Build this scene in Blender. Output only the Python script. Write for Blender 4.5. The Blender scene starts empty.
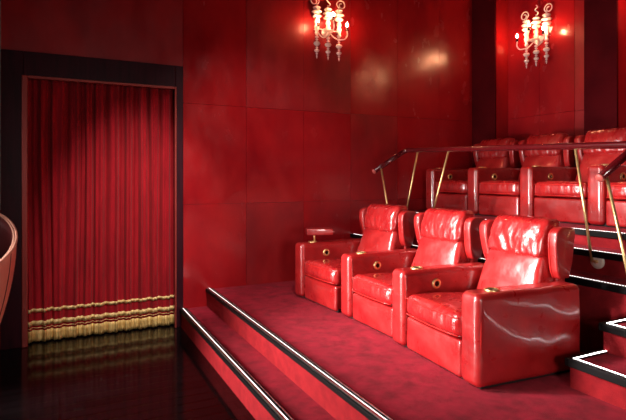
import bpy, bmesh, math, random
from mathutils import Vector, Matrix, noise as mnoise

S = bpy.context.scene
COL = S.collection
random.seed(7)
PI = math.pi

# ------------------------------------------------------------------ materials
def new_mat(name):
    m = bpy.data.materials.new(name)
    m.use_nodes = True
    nt = m.node_tree
    b = nt.nodes['Principled BSDF']
    return m, nt, b

def setin(b, key, v):
    if key in b.inputs:
        b.inputs[key].default_value = v

def mat(name, col, rough=0.5, metal=0.0, spec=0.5, coat=0.0, coat_rough=0.1,
        noise_scale=0, col2=None, bump=0.0, bump_scale=60, bump_detail=4, rough_var=0.0,
        emit=None, emit_s=0.0, trans=0.0, sheen=0.0, stretch=(1, 1, 1), contrast=(0.35, 0.65), bump_dist=0.01):
    m, nt, b = new_mat(name)
    L = nt.links
    c = (col[0], col[1], col[2], 1)
    b.inputs['Base Color'].default_value = c
    b.inputs['Roughness'].default_value = rough
    b.inputs['Metallic'].default_value = metal
    setin(b, 'Specular IOR Level', spec)
    setin(b, 'Coat Weight', coat)
    setin(b, 'Coat Roughness', coat_rough)
    setin(b, 'Transmission Weight', trans)
    setin(b, 'Sheen Weight', sheen)
    if sheen:
        setin(b, 'Sheen Tint', (1, .3, .3, 1))
    if emit:
        setin(b, 'Emission Color', (*emit, 1))
        setin(b, 'Emission Strength', emit_s)
    tc = nt.nodes.new('ShaderNodeTexCoord')
    mp = nt.nodes.new('ShaderNodeMapping')
    mp.inputs['Scale'].default_value = stretch
    L.new(tc.outputs['Object'], mp.inputs['Vector'])
    if noise_scale and col2:
        n = nt.nodes.new('ShaderNodeTexNoise')
        n.inputs['Scale'].default_value = noise_scale
        n.inputs['Detail'].default_value = 6
        n.inputs['Roughness'].default_value = 0.6
        L.new(mp.outputs['Vector'], n.inputs['Vector'])
        r = nt.nodes.new('ShaderNodeValToRGB')
        r.color_ramp.elements[0].position = contrast[0]
        r.color_ramp.elements[1].position = contrast[1]
        r.color_ramp.elements[0].color = c
        r.color_ramp.elements[1].color = (*col2, 1)
        L.new(n.outputs['Fac'], r.inputs['Fac'])
        L.new(r.outputs['Color'], b.inputs['Base Color'])
    if rough_var:
        n2 = nt.nodes.new('ShaderNodeTexNoise')
        n2.inputs['Scale'].default_value = max(noise_scale, 3) * 1.7
        n2.inputs['Detail'].default_value = 5
        L.new(mp.outputs['Vector'], n2.inputs['Vector'])
        mr = nt.nodes.new('ShaderNodeMapRange')
        mr.inputs['From Min'].default_value = 0.3
        mr.inputs['From Max'].default_value = 0.7
        mr.inputs['To Min'].default_value = max(0.02, rough - rough_var)
        mr.inputs['To Max'].default_value = rough + rough_var
        L.new(n2.outputs['Fac'], mr.inputs['Value'])
        L.new(mr.outputs['Result'], b.inputs['Roughness'])
    if bump:
        n3 = nt.nodes.new('ShaderNodeTexNoise')
        n3.inputs['Scale'].default_value = bump_scale
        n3.inputs['Detail'].default_value = bump_detail
        L.new(mp.outputs['Vector'], n3.inputs['Vector'])
        bp = nt.nodes.new('ShaderNodeBump')
        bp.inputs['Strength'].default_value = bump
        bp.inputs['Distance'].default_value = bump_dist
        L.new(n3.outputs['Fac'], bp.inputs['Height'])
        L.new(bp.outputs['Normal'], b.inputs['Normal'])
    return m

M = {}
M['leather'] = mat('red_leather', (.28, .0048, .0065), .33, spec=.9, coat=.75, coat_rough=.075,
                   noise_scale=5, col2=(.42, .014, .014), bump=.30, bump_scale=18, bump_detail=6, rough_var=.08)
M['leather_crushed'] = mat('crushed_red_leather', (.30, .0055, .008), .28, spec=.9, coat=.9, coat_rough=.08,
                   noise_scale=5, col2=(.44, .016, .016), bump=.9, bump_scale=15, bump_detail=9, bump_dist=.011, rough_var=.06,
                   stretch=(1, 1.5, .6))
M['piping'] = mat('piping_leather', (.55, .02, .018), .3, spec=.6)
M['plinth'] = mat('black_plinth', (.006, .002, .003), .8)
M['wall'] = mat('red_lacquer_panel', (.25, .005, .009), .22, spec=.6, noise_scale=1.6, col2=(.40, .010, .013),
                bump=.07, bump_scale=9, bump_detail=7, rough_var=.07, stretch=(1, 1, .6))
M['wall_satin'] = mat('red_satin_panel', (.22, .0045, .0085), .38, spec=.5, noise_scale=2.2, col2=(.37, .010, .013),
                bump=.10, bump_scale=14, bump_detail=7, rough_var=.08, stretch=(1, 1, .5))
M['wall_dark'] = mat('dark_red_panel', (.05, .0012, .003), .75, spec=.05, noise_scale=2.2, col2=(.075, .002, .004),
                bump=.08, bump_scale=12)
M['seam'] = mat('panel_seam', (.09, .003, .005), .6)
M['carpet'] = mat('red_carpet', (.17, .0035, .014), .95, spec=.1, noise_scale=9, col2=(.40, .009, .032),
                bump=.8, bump_scale=260, bump_detail=3, sheen=.15, contrast=(.3, .7))
M['riser'] = mat('red_carpet_riser', (.20, .007, .011), .9, spec=.15, noise_scale=12, col2=(.28, .011, .015),
                bump=.5, bump_scale=200)
M['black_floor'] = None
M['mahogany'] = mat('dark_mahogany', (.040, .0025, .009), .4, spec=.18, noise_scale=6, col2=(.020, .002, .006), stretch=(4, 4, .4))
M['copper_trim'] = mat('copper_red_trim', (.36, .055, .045), .35, metal=.5)
M['velvet'] = mat('red_velvet', (.26, .0035, .010), .85, spec=.2, sheen=.12, noise_scale=14, col2=(.40, .007, .016), stretch=(1, 1, .15))
M['gold_braid'] = mat('gold_braid', (.70, .45, .15), .45, metal=.2, noise_scale=90, col2=(.95, .75, .38), bump=.6, bump_scale=160)
M['gold_fringe'] = mat('gold_fringe', (.38, .20, .04), .5, metal=.2, noise_scale=70, col2=(.95, .70, .28), stretch=(1.3, 1.3, .12), bump=.6, bump_scale=120)
M['chrome'] = mat('brushed_aluminium', (.85, .85, .86), .24, metal=1.0, bump=.1, bump_scale=120, stretch=(1, .05, 1))
M['black_rubber'] = mat('black_rubber', (.004, .003, .0035), .5, spec=.12)
M['led'] = mat('led_strip', (1, 1, 1), .4, emit=(1, .95, .93), emit_s=11)
M['led_dim'] = mat('led_strip_soft', (1, 1, 1), .4, emit=(1, .9, .88), emit_s=2.2)
M['led_line'] = mat('led_line', (1, 1, 1), .4, emit=(1, .90, .85), emit_s=2.0)
M['brass'] = mat('brass', (.90, .62, .28), .36, metal=.9)
M['steel'] = mat('satin_steel', (.90, .78, .68), .4, metal=.25)
M['black_gloss'] = mat('black_gloss', (.006, .003, .003), .12)
M['rail'] = mat('red_stained_rail', (.055, .0018, .003), .2, spec=.6, coat=.8, coat_rough=.08, noise_scale=5, col2=(.09, .003, .005), stretch=(3, .3, 3))
M['rail_cap'] = mat('rail_end_grain', (.45, .08, .07), .4)
M['glass'] = mat('blown_glass', (1, .78, .70), .12, spec=.9, trans=.08)
M['bulb'] = mat('glowing_bulb', (1, .9, .8), .3, emit=(1, .42, .20), emit_s=330)
M['ceiling'] = mat('dark_ceiling', (.05, .004, .006), .7)
M['salmon'] = mat('salmon_leather', (.88, .40, .29), .42, spec=.4, noise_scale=4, col2=(.92, .46, .34), bump=.1, bump_scale=60)
M['tub_inner'] = mat('oxblood_leather', (.075, .003, .005), .5, noise_scale=4, col2=(.10, .005, .006))
M['teal'] = mat('teal_grey_paint', (.16, .21, .20), .5)

def floor_mat():
    m, nt, b = new_mat('black_lacquered_boards')
    L = nt.links
    tc = nt.nodes.new('ShaderNodeTexCoord')
    br = nt.nodes.new('ShaderNodeTexBrick')
    br.inputs['Scale'].default_value = 1.0
    br.inputs['Brick Width'].default_value = 2.4
    br.inputs['Row Height'].default_value = .13
    br.inputs['Mortar Size'].default_value = .011
    br.inputs['Color1'].default_value = (.003, .0018, .002, 1)
    br.inputs['Color2'].default_value = (.005, .0025, .003, 1)
    br.inputs['Mortar'].default_value = (.001, .0005, .0005, 1)
    L.new(tc.outputs['Object'], br.inputs['Vector'])
    L.new(br.outputs['Color'], b.inputs['Base Color'])
    n = nt.nodes.new('ShaderNodeTexNoise')
    n.inputs['Scale'].default_value = 3.0
    n.inputs['Detail'].default_value = 6
    mp = nt.nodes.new('ShaderNodeMapping')
    mp.inputs['Scale'].default_value = (.5, 4, 1)
    L.new(tc.outputs['Object'], mp.inputs['Vector'])
    L.new(mp.outputs['Vector'], n.inputs['Vector'])
    mr = nt.nodes.new('ShaderNodeMapRange')
    mr.inputs['To Min'].default_value = .07
    mr.inputs['To Max'].default_value = .17
    L.new(n.outputs['Fac'], mr.inputs['Value'])
    L.new(mr.outputs['Result'], b.inputs['Roughness'])
    inv = nt.nodes.new('ShaderNodeMath'); inv.operation = 'SUBTRACT'
    inv.inputs[0].default_value = 1.0
    L.new(br.outputs['Fac'], inv.inputs[1])
    bp = nt.nodes.new('ShaderNodeBump')
    bp.inputs['Strength'].default_value = 1.0
    bp.inputs['Distance'].default_value = .006
    L.new(inv.outputs[0], bp.inputs['Height'])
    L.new(bp.outputs['Normal'], b.inputs['Normal'])
    setin(b, 'Specular IOR Level', .20)
    return m
M['black_floor'] = floor_mat()

# ------------------------------------------------------------------ mesh helpers
def link(name, bm, material, parent=None, smooth=True, loc=None):
    me = bpy.data.meshes.new(name)
    bm.normal_update()
    bm.to_mesh(me); bm.free()
    mats = material if isinstance(material, (list, tuple)) else [material]
    for m in mats:
        me.materials.append(m)
    if smooth:
        for p in me.polygons:
            p.use_smooth = True
    o = bpy.data.objects.new(name, me)
    COL.objects.link(o)
    if parent is not None:
        o.parent = parent
    if loc is not None:
        o.location = loc
    return o

def empty(name, loc=(0, 0, 0), rz=0.0):
    o = bpy.data.objects.new(name, None)
    o.empty_display_size = .1
    COL.objects.link(o)
    o.location = loc
    o.rotation_euler = (0, 0, rz)
    return o

def tag(o, label=None, cat=None, group=None, kind=None):
    if label: o['label'] = label
    if cat: o['category'] = cat
    if group: o['group'] = group
    if kind: o['kind'] = kind
    return o

def box(bm, x0, x1, y0, y1, z0, z1, mi=0, bevel=0.0, seg=2):
    vs = [bm.verts.new((x, y, z)) for x in (x0, x1) for y in (y0, y1) for z in (z0, z1)]
    q = [(0, 1, 3, 2), (4, 6, 7, 5), (0, 4, 5, 1), (2, 3, 7, 6), (0, 2, 6, 4), (1, 5, 7, 3)]
    fs = []
    for f in q:
        fc = bm.faces.new([vs[i] for i in f]); fc.material_index = mi; fs.append(fc)
    if bevel:
        es = set(e for f in fs for e in f.edges)
        bmesh.ops.bevel(bm, geom=list(es), offset=bevel, segments=seg, affect='EDGES', profile=.5, material=mi)

def rbox(bm, size, r, cen=(0, 0, 0), n=(10, 10, 10), k=4, deform=None, mi=0):
    """rounded box on a dense grid; deform(p, u, v, w) -> p"""
    h = [s / 2 for s in size]
    r = min(r, *[x * .98 for x in h])
    ax = []
    for a in range(3):
        inner = h[a] - r
        c = [inner + r * math.tan(PI / 4 * i / k) for i in range(1, k + 1)]
        nn = n[a]
        mid = [-inner + 2 * inner * i / nn for i in range(nn + 1)]
        ax.append([-x for x in reversed(c)] + mid + c)
    N = [len(a) - 1 for a in ax]
    vd = {}
    C = Vector(cen)
    def V(i, j, l):
        key = (i, j, l)
        if key not in vd:
            p = Vector((ax[0][i], ax[1][j], ax[2][l]))
            q = Vector([max(-(h[a] - r), min(h[a] - r, p[a])) for a in range(3)])
            d = p - q
            if d.length > 1e-9:
                p = q + d.normalized() * r
            u, v, w = p[0] / h[0], p[1] / h[1], p[2] / h[2]
            p = p + C
            if deform:
                p = deform(p, u, v, w)
            vd[key] = bm.verts.new(p)
        return vd[key]
    def quad(a, b, c, d):
        f = bm.faces.new((a, b, c, d)); f.material_index = mi
    for j in range(N[1]):
        for l in range(N[2]):
            quad(V(0, j, l), V(0, j, l + 1), V(0, j + 1, l + 1), V(0, j + 1, l))
            quad(V(N[0], j, l), V(N[0], j + 1, l), V(N[0], j + 1, l + 1), V(N[0], j, l + 1))
    for i in range(N[0]):
        for l in range(N[2]):
            quad(V(i, 0, l), V(i + 1, 0, l), V(i + 1, 0, l + 1), V(i, 0, l + 1))
            quad(V(i, N[1], l), V(i, N[1], l + 1), V(i + 1, N[1], l + 1), V(i + 1, N[1], l))
    for i in range(N[0]):
        for j in range(N[1]):
            quad(V(i, j, 0), V(i, j + 1, 0), V(i + 1, j + 1, 0), V(i + 1, j, 0))
            quad(V(i, j, N[2]), V(i + 1, j, N[2]), V(i + 1, j + 1, N[2]), V(i, j + 1, N[2]))

def catmull(pts, per=8):
    P = [Vector(p) for p in pts]
    if len(P) < 3: return P
    out = []
    for i in range(len(P) - 1):
        p0 = P[i - 1] if i else P[i] * 2 - P[i + 1]
        p1, p2 = P[i], P[i + 1]
        p3 = P[i + 2] if i + 2 < len(P) else P[i + 1] * 2 - P[i]
        for s in range(per):
            t = s / per
            out.append(.5 * ((2 * p1) + (p2 - p0) * t + (2 * p0 - 5 * p1 + 4 * p2 - p3) * t * t + (3 * p1 - p0 - 3 * p2 + p3) * t ** 3))
    out.append(P[-1])
    return out

def tube(bm, pts, rad, seg=10, cap=True, mi=0, sx=1.0):
    P = [Vector(p) for p in pts]
    n = len(P)
    R = rad if isinstance(rad, (list, tuple)) else [rad] * n
    rings = []
    prev = None
    for i in range(n):
        t = (P[min(i + 1, n - 1)] - P[max(i - 1, 0)]).normalized()
        if prev is None:
            up = Vector((0, 0, 1)) if abs(t.z) < .9 else Vector((1, 0, 0))
            a = t.cross(up).normalized()
        else:
            a = prev - t * prev.dot(t)
            a = a.normalized() if a.length > 1e-6 else t.orthogonal().normalized()
        b = t.cross(a).normalized()
        prev = a
        rings.append([bm.verts.new(P[i] + (a * math.cos(2 * PI * s / seg) * sx + b * math.sin(2 * PI * s / seg)) * R[i]) for s in range(seg)])
    for i in range(n - 1):
        for s in range(seg):
            f = bm.faces.new((rings[i][s], rings[i][(s + 1) % seg], rings[i + 1][(s + 1) % seg], rings[i + 1][s])); f.material_index = mi
    if cap:
        for rg in (list(reversed(rings[0])), rings[-1]):
            f = bm.faces.new(rg); f.material_index = mi

def lathe(bm, prof, cen=(0, 0, 0), seg=16, axis='Z', mi=0, cap=True):
    """prof: (radius, height) list"""
    c = Vector(cen)
    rings = []
    for r, hgt in prof:
        ring = []
        for s in range(seg):
            a = 2 * PI * s / seg
            if axis == 'Z': p = Vector((r * math.cos(a), r * math.sin(a), hgt))
            elif axis == 'Y': p = Vector((r * math.cos(a), hgt, r * math.sin(a)))
            else: p = Vector((hgt, r * math.cos(a), r * math.sin(a)))
            ring.append(bm.verts.new(c + p))
        rings.append(ring)
    for i in range(len(rings) - 1):
        for s in range(seg):
            f = bm.faces.new((rings[i][s], rings[i][(s + 1) % seg], rings[i + 1][(s + 1) % seg], rings[i + 1][s])); f.material_index = mi
    for rg in (rings[0], rings[-1]) if cap else ():
        f = bm.faces.new(rg); f.material_index = mi
    bmesh.ops.recalc_face_normals(bm, faces=bm.faces[:])

def prism_y(bm, prof, y0, y1, bevel=.03, seg=4, mi=0):
    """outline in x,z extruded along y with rounded rim"""
    a = [bm.verts.new((x, y0, z)) for x, z in prof]
    b = [bm.verts.new((x, y1, z)) for x, z in prof]
    n = len(prof)
    caps = [bm.faces.new(a), bm.faces.new(list(reversed(b)))]
    for i in range(n):
        bm.faces.new((a[i], b[i], b[(i + 1) % n], a[(i + 1) % n]))
    bmesh.ops.recalc_face_normals(bm, faces=bm.faces[:])
    es = set(e for f in caps for e in f.edges)
    if bevel:
        bmesh.ops.bevel(bm, geom=list(es), offset=bevel, segments=seg, affect='EDGES', profile=.5)

def nz(x, y, z): return mnoise.noise(Vector((x, y, z)))

# ------------------------------------------------------------------ room
WALL_Y, BACK_X, NICHE = 5.95, 5.72, .265
PLAT, TIER = .40, 1.25
TOP = 5.2
XS, YS = -4.2, -3.2            # screen wall and rear wall, behind the viewpoint

def structure(name, bm, m, smooth=False, parent=None):
    o = link(name, bm, m, parent, smooth)
    if parent is None: tag(o, kind='structure')
    return o

bm = bmesh.new(); box(bm, XS, 6.6, YS, 6.5, -.2, 0)
structure('floor', bm, M['black_floor'])
bm = bmesh.new(); box(bm, XS - .2, 6.6, YS - .2, 6.6, TOP, TOP + .2)
structure('ceiling', bm, M['ceiling'])

# side wall, panel by panel, with the doorway left open
DX0, DX1, DTOP = -.53, 1.28, 3.01
bm = bmesh.new()
seams_x = [1.28, 2.05, 2.83, 3.54, 4.31, 5.07, 6.3]
rows = [0, 1.41, 2.59, TOP]
box(bm, DX1, 6.5, WALL_Y + .03, WALL_Y + .4, 0, TOP, 2)
box(bm, XS, DX0, WALL_Y + .03, WALL_Y + .4, 0, TOP, 2)
box(bm, DX0, DX1, WALL_Y + .03, WALL_Y + .4, DTOP, TOP, 2)
sat = {(1, 0), (1, 2), (2, 2), (4, 0), (3, 1)}
g = .0018
for i in range(len(seams_x) - 1):
    for j in range(3):
        box(bm, seams_x[i] + g, seams_x[i + 1] - g, WALL_Y, WALL_Y + .03, rows[j] + g, rows[j + 1] - g, 1 if (i, j) in sat else 0)
box(bm, DX0 + g, DX1 - g, WALL_Y, WALL_Y + .03, DTOP + g, TOP - g, 1)
for x0, x1 in ((DX0 - .8, DX0), (DX0 - 1.6, DX0 - .8), (DX0 - 2.4, DX0 - 1.6), (XS, DX0 - 2.4)):
    for j in range(3):
        box(bm, x0 + g, x1 - g, WALL_Y, WALL_Y + .03, rows[j] + g, rows[j + 1] - g, 0)
structure('wall_side', bm, [M['wall'], M['wall_satin'], M['seam']])

# back wall: niches between pilasters
bm = bmesh.new()
box(bm, BACK_X + NICHE + .03, BACK_X + NICHE + .3, YS, WALL_Y + .4, 0, TOP, 2)
pil = [(5.485, 5.95), (3.66, 4.07), (1.85, 2.26), (.05, .46), (-1.75, -1.34)]
for y0, y1 in pil:
    box(bm, BACK_X, BACK_X + .03, y0, y1, TIER, TOP, 3, .003, 1)  # front face darker than the sides: its shade is put into the colour
    box(bm, BACK_X + .03, BACK_X + NICHE + .03, y0, y1, TIER, TOP, 0)
for k in range(len(pil) - 1):
    ya, yb = pil[k + 1][1], pil[k][0]
    cuts = [ya, ya + .32, ya + .86, yb]
    for c in range(3):
        for z0, z1 in ((TIER, 2.59), (2.59, TOP)):
            box(bm, BACK_X + NICHE, BACK_X + NICHE + .03, cuts[c] + g, cuts[c + 1] - g, z0 + g, z1 - g, 1 if c == 0 else 0, .002, 1)
structure('wall_back', bm, [M['wall'], M['wall_satin'], M['seam'], M['wall_dark']])
bm = bmesh.new(); box(bm, XS - .2, XS, YS, WALL_Y + .4, 0, TOP)
structure('wall_screen', bm, M['wall_dark'])
bm = bmesh.new(); box(bm, XS, 6.5, YS - .2, YS, 0, TOP)
structure('wall_rear', bm, M['wall_dark'])

# painted pilaster at the far left
bm = bmesh.new(); box(bm, DX0 - .40, DX0 + .004, WALL_Y - .07, WALL_Y, 1.4, TOP, 0, .006, 2)
structure('trim_1', bm, M['teal'])

# doorway
bm = bmesh.new()
for (x0, x1, z0, z1) in ((DX0, -.33, 0, DTOP), (1.19, DX1, 0, DTOP), (-.33, 1.19, 2.755, DTOP)):
    box(bm, x0, x1, WALL_Y - .025, WALL_Y + .10, z0, z1, 0, .006, 2)
# deep reveals behind the frame and the dark lobby panel closing the opening
box(bm, DX0, -.33, WALL_Y + .10, WALL_Y + .40, 0, DTOP)
box(bm, 1.21, DX1, WALL_Y + .10, WALL_Y + .40, 0, DTOP)
box(bm, -.33, 1.21, WALL_Y + .10, WALL_Y + .40, 2.80, DTOP)
box(bm, DX0, DX1, WALL_Y + .40, WALL_Y + .45, 0, DTOP)
door = structure('door_1', bm, M['mahogany'])
bm = bmesh.new()
box(bm, -.345, -.290, WALL_Y - .045, WALL_Y + .008, 0, 2.765, 0, .008, 2)
box(bm, 1.180, 1.200, WALL_Y - .045, WALL_Y + .008, 0, 2.765, 0, .006, 2)
box(bm, -.290, 1.180, WALL_Y - .045, WALL_Y + .008, 2.735, 2.765, 0, .006, 2)
o = link('door_trim', bm, M['copper_trim'], door, False)
o['label'] = 'thin coppery trim round the inside of the dark frame'

# ------------------------------------------------------------------ steps and tiers
S1X, S2X = 1.250, 1.560
def carpet_block(name, x0, x1, y0, y1, z0, z1):
    bm = bmesh.new(); box(bm, x0, x1, y0, y1, z0, z1)
    bm.faces.ensure_lookup_table()
    for f in bm.faces:
        f.normal_update()
        f.material_index = 0 if f.normal.z > .5 else 1
    return structure(name, bm, [M['carpet'], M['riser']])
YB = -3.0
carpet_block('step', S1X, S2X, YB, WALL_Y, 0, .20)
carpet_block('platform', S2X, 6.3, YB, WALL_Y, 0, PLAT)
A1, A2, A3, A4, A5 = 2.89, 3.22, 3.55, 3.88, 4.20
H1, H2, H3, H4 = .575, .755, .95, 1.12
AY = 2.15
carpet_block('step', A1, A3, -2.0, AY, PLAT, H1)
carpet_block('step', A2, A3, -2.0, AY, H1, H2)
carpet_block('step', A3, A5, YB, WALL_Y, PLAT, H3)
carpet_block('step', A4, A5, YB, WALL_Y, H3, H4)
carpet_block('platform', A5, 6.0, YB, WALL_Y, PLAT, TIER)

tn = [1]
def nosing_big(x, z, y0, y1):
    """rubber nosing with two aluminium beads, along y"""
    tn[0] += 1
    bm = bmesh.new()
    box(bm, x - .014, x + .075, y0, y1, z, z + .008, 0, .003, 2)
    box(bm, x - .016, x - .001, y0, y1, z - .026, z + .006, 0, .003, 2)
    t = structure('trim_%d' % tn[0], bm, M['black_rubber'])
    bm = bmesh.new()
    tube(bm, [(x + .010, y0, z + .008), (x + .010, y1, z + .008)], .012, 14)
    o = link('nosing_bead', bm, M['chrome'], t)
    o['label'] = 'bright aluminium bead on the edge'
    bm = bmesh.new()
    tube(bm, [(x + .058, y0, z + .007), (x + .058, y1, z + .007)], .006, 10)
    link('nosing_bead', bm, M['chrome'], t)
    bm = bmesh.new()
    tube(bm, [(x + .026, y0, z + .009), (x + .026, y1, z + .009)], .0055, 8)
    o = link('led_strip', bm, M['led_line'], t)
    o['label'] = 'thin white light line in the step edge'
nosing_big(S1X, .20, YB, WALL_Y - .002)
nosing_big(S2X, .40, YB, WALL_Y - .002)

def nosing_led(x, z, y0, y1, side=None, led='led'):
    """black edge with a line of small lamps, along y, returning along x at the aisle side"""
    tn[0] += 1
    bm = bmesh.new()
    box(bm, x - .022, x + .030, y0, y1, z, z + .010, 0, .003, 2)
    box(bm, x - .022, x - .001, y0, y1, z - .040, z + .002, 0, .003, 2)
    if side:
        box(bm, x + .030, side, y1 - .030, y1 + .022, z, z + .010, 0, .003, 2)
        box(bm, x - .022, side, y1 + .001, y1 + .022, z - .040, z + .002, 0, .003, 2)
        box(bm, x - .022, x + .030, y1, y1 + .022, z, z + .010, 0, .003, 2)
    t = structure('trim_%d' % tn[0], bm, M['black_rubber'])
    bm = bmesh.new()
    p = .022
    y = y1 - .03
    while y > max(y0, .9):
        box(bm, x + .013, x + .021, y - .012, y, z + .009, z + .013)
        y -= p
    if side:
        xx = x + .012
        while xx < side - .02:
            box(bm, xx, xx + .012, y1 - .023, y1 - .013, z + .009, z + .013)
            xx += p
    o = link('led_strip', bm, M[led], t, False)
    o['label'] = 'row of small white lamps along the step edge'
nosing_led(A1, H1, -2.0, AY, A3)
nosing_led(A2, H2, -2.0, AY, A3)
nosing_led(A3, H3, YB, WALL_Y - .002, None, 'led_dim')
nosing_led(A4, H4, YB, WALL_Y - .002, None, 'led_dim')
nosing_led(A5, TIER, YB, WALL_Y - .002, None, 'led_dim')

# ------------------------------------------------------------------ armchair
SW, AW = .668, .182
PITCH = .862
AL, AH = .895, .600            # arm length and height

def make_arm(parent, y0, y1, button=True):
    outer = 1 if y0 < 0 else -1
    w = y1 - y0
    bm = bmesh.new()
    def df(p, u, v, w_):
        q = p.copy()
        # back end slopes down a little, sides breathe, leather wanders
        q.z -= max(0, u) ** 2 * .004 * (w_ > 0)
        k = (1 - u * u) * (1 - w_ * w_)
        q.y += v * .003 * k * (1 if outer < 0 else 2.2)
        a = .0060 if outer > 0 else .0028
        q += Vector((a * .6 * nz(p.y * 9, p.z * 6, 3 + y0 * 7), a * v * 1.4 * nz(p.x * 4.5 + 9, p.z * 4.2 - p.x * 2.5, y0 * 5), a * .5 * nz(p.x * 7, p.y * 9, 7 + y0)))
        return q
    rbox(bm, (AL, w, AH - .012), .045, (AL / 2, (y0 + y1) / 2, (AH + .012) / 2), (28, 6, 18), 5, df)
    a = link('armrest', bm, M['leather'], parent)
    # piping round the front panel
    bm = bmesh.new()
    pts = []
    r = .045; yc0, yc1 = y0 + .007, y1 - .007
    pts.append((.030, yc0, .04))
    for t in range(0, 7):
        an = PI - t * PI / 12
        pts.append((.030, yc0 + r + r * math.cos(an), AH - .009 - r + r * math.sin(an)))
    for t in range(0, 7):
        an = PI / 2 - t * PI / 12
        pts.append((.030, yc1 - r + r * math.cos(an), AH - .009 - r + r * math.sin(an)))
    pts.append((.030, yc1, .04))
    tube(bm, pts, .0045, 6)
    link('piping', bm, M['piping'], a)
    # cup holder let into the arm top
    bm = bmesh.new()
    cy = (y0 + y1) / 2
    lathe(bm, [(.036, AH - .004), (.036, AH + .006), (.042, AH + .009), (.048, AH + .007), (.050, AH + .001), (.050, AH - .006)], (.19, cy, 0), 24)
    c = link('cup_holder', bm, M['brass'], a)
    c['label'] = 'brass ring of the cup holder'
    bm = bmesh.new()
    lathe(bm, [(.0, AH + .0055), (.036, AH + .0055), (.0365, AH + .003), (.02, AH + .0025), (0.0, AH + .0025)], (.19, cy, 0), 24)
    c2 = link('cup_well', bm, M['black_gloss'], a)
    if button:
        bm = bmesh.new()
        lathe(bm, [(.022, -.012), (.026, -.015), (.036, -.014), (.041, -.008), (.041, .012), (.022, .012), (.022, -.012)], (.31, y0, .485), 20, 'Y', 0, False)
        b = link('control_ring', bm, M['brass'], a)
        b['label'] = 'brass ring round the recline button'
        bm = bmesh.new()
        lathe(bm, [(.002, -.0075), (.012, -.007), (.0225, -.005), (.0225, .010), (.002, .010)], (.31, y0, .485), 16, 'Y')
        link('control_button', bm, M['black_gloss'], a)
    return a

def back_x(z):          # front face of the reclined back
    return .665 + (z - .42) * .34 - max(0, z - .78) * .12

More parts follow.
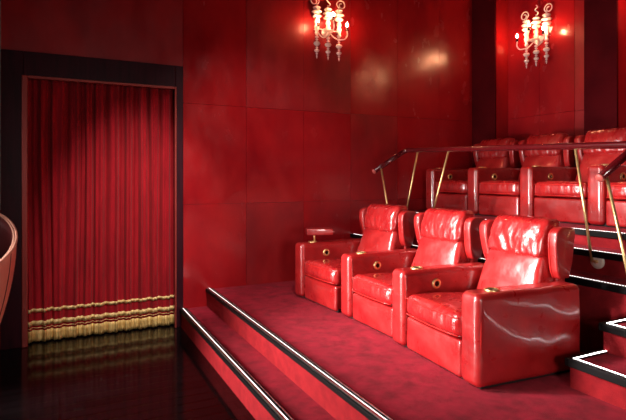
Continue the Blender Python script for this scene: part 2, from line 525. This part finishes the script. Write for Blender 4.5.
def make_chair(name='armchair', last=False, seed=0):
    t = empty(name)
    # plinth
    bm = bmesh.new(); box(bm, .05, .90, .01 if not last else -.15, SW + AW - .04, 0, .040, 0, .004, 1)
    link('plinth', bm, M['plinth'], t, False)
    # foot panel
    bm = bmesh.new()
    def df(p, u, v, w):
        q = p.copy(); k = (1 - v ** 2) * (1 - w ** 2)
        q.x -= .010 * k * (u < 0)
        q.x += .004 * nz(p.y * 8, p.z * 8, seed + 2.3)
        return q
    rbox(bm, (.24, SW - .022, .246), .022, (.145, SW / 2, .1335), (4, 18, 10), 4, df)
    link('footrest', bm, M['leather'], t)
    # seat cushion
    bm = bmesh.new()
    def df(p, u, v, w):
        q = p.copy()
        k = max(0, 1 - v ** 4)
        if w > 0: q.z += .022 * w * (1 - u ** 2) * (1 - v ** 2) - .018 * w * (u + .6)
        if u < 0: q.x -= .022 * (-u) * k * (1 - w * w)
        q.x += .0065 * nz(p.y * 13, p.z * 9, seed + 5.1) * (u < -.3)
        q.z += .004 * nz(p.x * 9, p.y * 9, seed + 8.7)
        return q
    rbox(bm, (.74, SW - .022, .165), .052, (.388, SW / 2, .345), (18, 20, 6), 5, df)
    s = link('seat_cushion', bm, M['leather_crushed'], t)
    bm = bmesh.new()
    for zz, xx in ((.402, .006), (.285, .006)):
        tube(bm, [(xx + .010, .03, zz), (xx - .004, .12, zz), (xx - .010, SW / 2, zz), (xx - .004, SW - .12, zz), (xx + .010, SW - .03, zz)], .0045, 6)
    link('piping', bm, M['piping'], s)
    # lower back cushion
    bm = bmesh.new()
    cz0, cz1 = .38, .775
    def df(p, u, v, w):
        q = p.copy()
        z = p.z
        q.x = back_x(z) + .09 + u * .09
        wid = .5 * ((SW - .03) * (1 - (z - cz0) / (cz1 - cz0)) + (SW - .125) * (z - cz0) / (cz1 - cz0))
        q.y = SW / 2 + v * wid
        if u < 0: q.x -= .030 * (-u) * (1 - v ** 2) * (1 - w ** 2)
        q.x += .006 * nz(q.y * 7 + z * 3, z * 6, seed + 11.3) + .003 * nz(q.y * 19, z * 15, seed + 1.9)
        return q
    rbox(bm, (.18, SW - .06, cz1 - cz0), .045, (0, SW / 2, (cz0 + cz1) / 2), (4, 18, 16), 4, df)
    link('back_cushion', bm, M['leather'], t)
    # head pillow
    bm = bmesh.new()
    def df(p, u, v, w):
        q = p.copy()
        z = p.z
        q.x = back_x(z) + .055 + u * .085 + max(0, w) * .02
        if u < 0: q.x -= .028 * (-u) * (1 - v ** 4) * (1 - w ** 2)
        cr = nz(p.y * 17 + 2.2 * nz(z * 6, p.y * 5, seed), z * 5, seed + 3.3)
        q.x += (.009 * cr + .004 * nz(p.y * 30, z * 22, seed + 6)) * (u < .2)
        q.z += w * .010 * (1 - v * v) + .004 * nz(p.y * 12, u, seed + 4)
        return q
    rbox(bm, (.17, SW - .125, .275), .045, (0, SW / 2, .880), (5, 34, 18), 5, df)
    link('head_pillow', bm, M['leather_crushed'], t)
    # back shell
    bm = bmesh.new()
    prism_y(bm, [(.86, .30), (.90, .70), (.925, .95), (.94, .972), (.985, .96), (.985, .7), (.94, .30)], .02, SW - .02, .02, 3)
    link('back_shell', bm, M['leather'], t)
    # wings, standing on the arm tops
    prof0 = [(.850, .606), (.822, .66), (.803, .74), (.790, .82), (.785, .89), (.800, .945), (.85, .972), (.91, .972), (.985, .955), (.985, .86), (.978, .74), (.965, .66), (.952, .606)]
    pr = catmull([(x, 0, z) for x, z in prof0], 3)
    for (ya, yb) in ((SW - .052, SW + .030), (-.030, .052)):
        bm = bmesh.new()
        prism_y(bm, [(p.x, p.z) for p in pr], ya, yb, .015, 3)
        sg = 1 if ya > .3 else -1
        def splay(x, z):       # wings flare outward at the front and towards the top
            return sg * (max(0, (z - .62)) * .06 + max(0, .90 - x) * .14)
        for v in bm.verts:
            v.co.y += splay(v.co.x, v.co.z)
            v.co.y += .004 * nz(v.co.x * 9, v.co.z * 7, seed + sg)
        wg = link('wing', bm, M['leather'], t)
        bm = bmesh.new()
        yy = (ya + .022) if sg > 0 else (yb - .022)
        ps = catmull([(x - .002, yy + splay(x, z), z) for x, z in prof0[0:7]], 4)
        tube(bm, ps, .0045, 6)
        link('piping', bm, M['piping'], wg)
    make_arm(t, SW, SW + AW)
    if last:
        make_arm(t, -AW, 0, False)
    return t

def clone(root, name=None):
    r = root.copy(); COL.objects.link(r)
    for c in list(root.children):
        d = c.copy(); COL.objects.link(d); d.parent = r
        for e in list(c.children):
            h = e.copy(); COL.objects.link(h); h.parent = d
    return r

proto = make_chair('armchair', False, 0)
proto_end = make_chair('armchair', True, 40.5)

# front row, fanned slightly along its length
def put(o, x, y, deg, sy=1.0):
    o.location = (x, y, PLAT); o.rotation_euler.z = math.radians(deg); o.scale = (1, sy, 1)
put(proto_end, 2.318, 2.528, -4.0)
tag(proto_end, 'red leather recliner at the near end of the front row beside the lit aisle steps', 'armchair', 'front row recliners')
put(proto, 2.405, 3.405, 0.0)
tag(proto, 'middle red leather recliner of the three in the front row', 'armchair', 'front row recliners')
c1 = clone(proto); put(c1, 2.385, 4.325, 2.0, 1.035)
tag(c1, 'red leather recliner at the far end of the front row, small tray on its arm', 'armchair', 'front row recliners')
# tray on the far arm of that chair
arm = [c for c in c1.children if c.name.startswith('armrest')][0]
bm = bmesh.new()
rbox(bm, (.29, .15, .068), .008, (0, 0, 0), (2, 2, 2), 2)
rbox(bm, (.03, .06, .022), .006, (.155, 0, -.004), (2, 2, 2), 2)
bm.transform(Matrix.Translation((.27, SW + .085, .715)) @ Matrix.Rotation(math.radians(-22), 4, 'Z'))
tr = link('tray', bm, M['leather'], c1)
tr['label'] = 'small red tray on a brass post'
bm = bmesh.new()
tube(bm, [(.215, SW + .095, AH - .01), (.215, SW + .095, .705)], .010, 10)
lathe(bm, [(.024, AH - .003), (.024, AH + .008), (.012, AH + .012)], (.215, SW + .095, 0), 14)
link('tray_post', bm, M['brass'], tr)

# back row
bx = 4.655
labels = ['red leather recliner at the far left end of the raised back row beside the wall',
          'second red leather recliner from the wall in the raised back row',
          'third red leather recliner from the wall in the raised back row',
          'back row red recliner cut off by the right edge behind the sloping rail']
ry = [4.955, 4.130, 3.305, 2.48]
for k in range(4):
    o = clone(proto)
    o.location = (bx, ry[k], TIER); o.rotation_euler.z = 0
    o.scale = (1, .825 / .862, 1)
    tag(o, labels[k], 'armchair', 'back row recliners')

# ------------------------------------------------------------------ handrail
hr = empty('handrail', (A4, 3.7, TIER))
tag(hr, 'dark red handrail on slanted brass posts running in front of the back row', 'handrail')
inv = -Vector(hr.location)
def rel(p): return Vector(p) + inv
R0, R1, R2, R3 = (3.45, 5.24, 1.80), (3.90, 5.21, 2.065), (3.90, 2.33, 1.975), (3.45, 2.33, 1.725)
def rail_path():
    P = [Vector(p) for p in (R0, R1, R2, R3)]
    out = [P[0]]
    for i in (1, 2):
        a = (P[i - 1] - P[i]).normalized(); b = (P[i + 1] - P[i]).normalized()
        s, e = P[i] + a * .07, P[i] + b * .07
        for t in range(7):
            k = t / 6
            out.append(s * (1 - k) ** 2 + P[i] * 2 * k * (1 - k) + e * k * k)
    out.append(P[3])
    return [rel(p) for p in out]
bm = bmesh.new(); tube(bm, rail_path(), .030, 14)
link('rail', bm, M['rail'], hr)
for e, nx in ((R0, R1), (R3, R2)):
    d = (Vector(e) - Vector(nx)).normalized()
    bm = bmesh.new()
    tube(bm, [rel(Vector(e) - d * .004), rel(Vector(e) + d * .008), rel(Vector(e) + d * .014)], [.0305, .0305, .024], 14)
    link('end_cap', bm, M['rail_cap'], hr)
posts = [((3.545, 5.233, 1.855), (3.56, 4.985, H3)),
         ((3.90, 4.96, 2.055), (3.862, 5.215, 1.06)),
         ((3.90, 4.41, 2.04), (3.862, 4.74, 1.06)),
         ((3.90, 2.856, 1.99), (3.862, 2.675, 1.045)),
         ((3.515, 2.33, 1.76), (3.515, 2.10, H2))]
for i, (a, b) in enumerate(posts):
    bm = bmesh.new()
    tube(bm, [rel(a), rel(b)], .0115, 10)
    p = link('post', bm, M['brass'], hr)
    bm = bmesh.new()
    if i in (1, 2, 3):
        c = Vector(b) + Vector((A4 - b[0], (-.035 if i == 3 else .035), .005))
        lathe(bm, [(.03, -.014), (.055, -.012), (.060, -.006), (.060, .002), (.03, .002)], rel(c), 24, 'X')
        link('wall_flange', bm, M['steel'], p)
        bm = bmesh.new()
        lathe(bm, [(.005, -.034), (.014, -.034), (.014, -.01), (.005, -.01)], rel(c), 12, 'X')
        q = Vector(b)
        tube(bm, [rel(q), rel(c + Vector((-.025, 0, 0)))], .008, 8)
        link('bracket', bm, M['brass'], p)
    else:
        lathe(bm, [(.034, .0), (.034, .006), (.016, .010), (.014, .022)], rel(b), 18)
        link('floor_flange', bm, M['brass'], p)

# ------------------------------------------------------------------ curtain
cur = empty('curtain', (.44, WALL_Y + .085, 0))
tag(cur, 'red velvet curtain with gold braid and fringe filling the dark doorway', 'curtain')
CX0, CX1, CH = -.78, .78, 2.79
def fold(x, z):
    w = x + .055 * nz(x * 3.6, z * .22, 1.0) + .018 * nz(x * 11, z * .3, 5.0)
    f = .036 * math.sin(2 * PI * w / .140 + 1.4 * nz(x * 2.2, .3, 4.4))
    f += .024 * math.sin(2 * PI * w / .057 + 2.5 * nz(x * 4, .2, 9.1))
    f += .012 * nz(x * 9, z * .6, 2.2)
    f = f * (.55 + .30 * min(1, z / 1.2))
    return max(-.066, min(.066, f))
def drape(name, z0, z1, off, m, parent, nzs, nx=320, zig=None):
    bm = bmesh.new()
    grid = []
    th = .006
    for side in (0, 1):
        g_ = []
        for j in range(nzs + 1):
            row = []
            for i in range(nx + 1):
                x = CX0 + (CX1 - CX0) * i / nx
                z = z0 + (z1 - z0) * j / nzs
                if zig and j == 0: z += zig * random.random()
                row.append(bm.verts.new((x, fold(x, z) - off + (th if side else 0), z)))
            g_.append(row)
        grid.append(g_)
    for side in (0, 1):
        g_ = grid[side]
        for j in range(nzs):
            for i in range(nx):
                q = (g_[j][i], g_[j][i + 1], g_[j + 1][i + 1], g_[j + 1][i])
                bm.faces.new(q if side == 0 else tuple(reversed(q)))
    a, b = grid
    for i in range(nx):
        bm.faces.new((a[0][i + 1], a[0][i], b[0][i], b[0][i + 1]))
        bm.faces.new((a[-1][i], a[-1][i + 1], b[-1][i + 1], b[-1][i]))
    for j in range(nzs):
        bm.faces.new((a[j][0], a[j + 1][0], b[j + 1][0], b[j][0]))
        bm.faces.new((a[j + 1][-1], a[j][-1], b[j][-1], b[j + 1][-1]))
    return link(name, bm, m, parent)
drape('drape', .07, CH, 0, M['velvet'], cur, 26)
drape('gold_band', .318, .352, .007, M['gold_braid'], cur, 1)
drape('gold_band', .178, .226, .007, M['gold_braid'], cur, 1)
drape('gold_band', .150, .156, .007, M['gold_braid'], cur, 1)
drape('fringe', .008, .128, .009, M['gold_fringe'], cur, 3, 700, .014)

# ------------------------------------------------------------------ sconces
def make_sconce():
    t = empty('wall_sconce')
    bm = bmesh.new()
    lathe(bm, [(.01, -.030), (.03, -.028), (.050, -.015), (.06, -.002), (.06, 0)], (0, 0, -.07), 24, 'Y')
    link('backplate', bm, M['glass'], t)
    bm = bmesh.new()
    tube(bm, [(0, -.02, -.07), (0, -.10, -.07)], .018, 12)
    lathe(bm, [(.01, -.095), (.035, -.085), (.062, -.072), (.064, -.068), (.04, -.064), (.015, -.058)], (0, -.10, 0), 20)
    link('hub', bm, M['steel'], t)
    for s in (-1, 0, 1):
        cx, cy = s * .165, -.075
        # glass column of stacked discs and beads
        bm = bmesh.new()
        prof = [(.008, -.14), (.022, -.13), (.030, -.11), (.018, -.09), (.028, -.06), (.036, -.03), (.024, 0), (.034, .03), (.026, .06), (.014, .075),
                (.046, .088), (.062, .105), (.046, .122), (.016, .130), (.050, .145), (.070, .162), (.050, .180), (.015, .188),
                (.040, .202), (.054, .217), (.038, .232), (.012, .242), (.010, .27)]
        lathe(bm, prof, (cx, cy, 0), 18)
        # wall stub that carries the column
        tube(bm, [(cx, cy, -.05), (cx, -.002, -.05)], .008, 8)
        if s: tube(bm, [(cx, cy, -.05), (0, -.10, -.075)], .009, 8)
        c = link('glass_column', bm, M['glass'], t)
        bm = bmesh.new()
        pts = []
        sg = -1 if s < 0 else 1
        if s:
            for i in range(34):
                a = i / 33 * 2.6 * PI
                r = .070 * (1 - i / 33 * .72)
                pts.append((cx + sg * (.0 - .070 * 0) - sg * (r * math.cos(a) - .070) * 1.0 - sg * .035, cy, .27 + r * math.sin(a) + .03))
            pts.insert(0, (cx, cy, .25))
        else:
            pts = catmull([(cx, cy, .25), (cx + .03, cy, .29), (cx - .02, cy, .34), (cx + .02, cy, .37), (cx, cy, .40)], 6)
        tube(bm, pts, .008, 8)
        link('scroll', bm, M['glass'], c)
        bm = bmesh.new()
        zz = -.145
        for r in (.026, .020, .046, .020, .036, .018):
            lathe(bm, [(.003, zz), (r * .8, zz - r * .35), (r, zz - r * .75), (r * .7, zz - r * 1.2), (.003, zz - r * 1.5)], (cx, cy, 0), 12)
            zz -= r * 1.5
        lathe(bm, [(.003, zz), (.012, zz - .012), (.009, zz - .03), (.001, zz - .055)], (cx, cy, 0), 12)
        p = link('pendant_drop', bm, M['glass'], c)
    for (bx_, by_, bz_) in ((-.215, -.20, .0), (0.0, -.22, .10), (.215, -.20, .0)):
        bm = bmesh.new()
        if bx_:
            pts = catmull([(0, -.10, -.09), (bx_ * .35, -.14, -.17), (bx_ * .75, by_, -.19), (bx_ * 1.02, by_, -.13), (bx_, by_, bz_ - .065)], 7)
        else:
            pts = catmull([(0, -.10, -.085), (.0, -.17, -.11), (0, by_ - .015, -.06), (0, by_, bz_ - .065)], 7)
        tube(bm, pts, .0085, 8)
        a = link('arm', bm, M['glass'], t)
        bm = bmesh.new()
        lathe(bm, [(.006, -.070), (.020, -.066), (.022, -.060), (.014, -.056), (.013, -.018), (.010, -.016)], (bx_, by_, bz_), 14)
        link('candle_holder', bm, M['black_gloss'], a)
        bm = bmesh.new()
        lathe(bm, [(.005, -.018), (.013, -.008), (.0175, .006), (.015, .020), (.008, .034), (.002, .044)], (bx_, by_, bz_), 12)
        b = link('bulb', bm, M['bulb'], a)
    return t
sc = make_sconce()
SZ = 3.71
sc.location = (3.15, WALL_Y, SZ)
tag(sc, 'glass three-light wall sconce high on the side wall right of the curtain doorway', 'wall sconce', 'glass wall sconces')
s2 = clone(sc); s2.location = (BACK_X + NICHE, 4.92, SZ); s2.rotation_euler.z = -PI / 2
tag(s2, 'glass three-light wall sconce in the back wall niche above the recliners', 'wall sconce', 'glass wall sconces')
s3 = clone(sc); s3.location = (BACK_X + NICHE, 3.05, SZ); s3.rotation_euler.z = -PI / 2
tag(s3, 'glass three-light wall sconce past the right edge, seen only as a glow in the wall', 'wall sconce', 'glass wall sconces')

# ------------------------------------------------------------------ salmon tub chair at the left edge
tub = empty('tub_chair', (-.80, 5.02, .13), math.radians(-80))
tag(tub, 'salmon leather curved tub seat cut off by the left edge beside the curtain doorway', 'tub chair')
def tub_shell(bm, rt, rb, z0, zb, zf, wall, mi=0):
    """tapered shell; the rim falls from the back (zb) to the front (zf); front faces +x"""
    seg, lev = 56, 12
    outer, inner = [], []
    for j in range(lev + 1):
        ro, ri = [], []
        for s in range(seg):
            a = 2 * PI * s / seg
            top = zb + (zf - zb) * (.5 + .5 * math.cos(a)) ** 1.15
            k = j / lev
            z = z0 + (top - z0) * k
            hh = (z - z0) / (zb - z0)
            r = rb + (rt - rb) * math.sin(min(1, hh * 1.25) * PI / 2)
            ro.append(bm.verts.new((r * math.cos(a), r * math.sin(a), z)))
            ri.append(bm.verts.new(((r - wall) * math.cos(a), (r - wall) * math.sin(a), max(z, z0 + .02))))
        outer.append(ro); inner.append(ri)
    for j in range(lev):
        for s in range(seg):
            s2_ = (s + 1) % seg
            bm.faces.new((outer[j][s], outer[j][s2_], outer[j + 1][s2_], outer[j + 1][s])).material_index = 0
            bm.faces.new((inner[j][s], inner[j + 1][s], inner[j + 1][s2_], inner[j][s2_])).material_index = 1
    for s in range(seg):
        s2_ = (s + 1) % seg
        bm.faces.new((outer[-1][s], outer[-1][s2_], inner[-1][s2_], inner[-1][s]))
    bm.faces.new(list(reversed(outer[0])))
    bm.faces.new(inner[0])
    return outer[-1]
bm = bmesh.new()
rim = tub_shell(bm, .47, .24, .02, 1.34, .84, .03)
rim_pts = [v.co.copy() for v in rim]
link('shell', bm, [M['salmon'], M['tub_inner']], tub)
bm = bmesh.new()
tube(bm, rim_pts + [rim_pts[0]], .010, 8)
link('piping', bm, M['salmon'], tub)
bm = bmesh.new()
for q in range(14):
    a = 2 * PI * (q + .35) / 14
    top = 1.34 + (.84 - 1.34) * (.5 + .5 * math.cos(a)) ** 1.15
    ps = []
    for j in range(13):
        z = .03 + (top - .03) * j / 12
        r = .24 + .23 * math.sin(min(1, (z - .02) / 1.32 * 1.25) * PI / 2) + .001
        ps.append((r * math.cos(a), r * math.sin(a), z))
    tube(bm, ps, .0035, 6)
link('seam', bm, M['tub_inner'], tub)
bm = bmesh.new()
lathe(bm, [(.05, .52), (.34, .52), (.36, .56), (.35, .62), (.30, .645), (.02, .65)], (0, 0, 0), 40)
link('seat_cushion', bm, M['tub_inner'], tub)
bm = bmesh.new()
lathe(bm, [(.26, -.13), (.26, -.11), (.05, -.09), (.04, .025)], (0, 0, 0), 32)
link('pedestal', bm, M['chrome'], tub)

# ------------------------------------------------------------------ lights
def look(o, target):
    d = Vector(target) - o.location
    o.rotation_euler = d.to_track_quat('-Z', 'Y').to_euler()
def area(name, loc, target, sx, sy, power, col=(1, .93, .88), spread=180):
    l = bpy.data.lights.new(name, 'AREA'); l.shape = 'RECTANGLE'
    l.size, l.size_y, l.energy, l.color = sx, sy, power, col
    l.spread = math.radians(spread)
    o = bpy.data.objects.new(name, l); COL.objects.link(o); o.location = loc; look(o, target)
    return o
def spot(name, loc, target, power, ang, blend=.6, rad=.08, col=(1, .90, .82)):
    l = bpy.data.lights.new(name, 'SPOT'); l.energy = power; l.spot_size = math.radians(ang); l.spot_blend = blend
    l.shadow_soft_size = rad; l.color = col
    o = bpy.data.objects.new(name, l); COL.objects.link(o); o.location = loc; look(o, target)
    return o
area('screen_light', (-3.6, 2.6, 2.3), (2.5, 3.4, .8), 3.0, 1.4, 18, (1, .93, .88), 70)
area('camera_fill', (1.1, -1.6, 1.75), (2.6, 4.6, 1.0), .9, .7, 26, (1, .92, .86), 120)  # added fill lamp behind the viewpoint, not a fixture of the room
area('side_light', (-2.3, 4.4, 1.0), (2.9, 3.3, .95), .7, .7, 84, (1, .93, .88), 80)
area('upper_light', (-1.2, 4.6, 3.6), (3.2, 3.2, 1.1), .5, .5, 48, (1, .93, .88), 46)
spot('overhead_spot', (.8, 3.4, 4.9), (.80, 6.1, .9), 850, 30, .9, .08)
spot('overhead_spot', (1.3, 3.6, 5.0), (2.0, 4.6, .4), 215, 36, .9, .1)
spot('overhead_spot', (1.5, 2.4, 4.9), (2.2, 5.95, 1.4), 330, 44, .9, .1)  # added wash that lifts the lower side wall, no known fixture
spot('overhead_spot', (3.2, 1.6, 5.0), (5.5, 3.9, 2.2), 18, 50, .9, .1)

w = bpy.data.worlds.new('World'); S.world = w
w.use_nodes = True
w.node_tree.nodes['Background'].inputs['Color'].default_value = (.5, .02, .03, 1)
w.node_tree.nodes['Background'].inputs['Strength'].default_value = .0

# ------------------------------------------------------------------ camera
cd = bpy.data.cameras.new('camera')
cam = bpy.data.objects.new('camera', cd); COL.objects.link(cam)
cam.location = (0, 0, 1.73)
cam.rotation_euler = (PI / 2, 0, math.radians(-26.5))
cd.sensor_width = 36.0
cd.lens = 508 / 626 * 36
cd.shift_y = -33 / 626
cd.clip_start = .05
S.camera = cam

S.view_settings.view_transform = 'Standard'
S.view_settings.look = 'None'
S.view_settings.gamma = 1
S.view_settings.exposure = 0.12
S.view_settings.use_curve_mapping = False
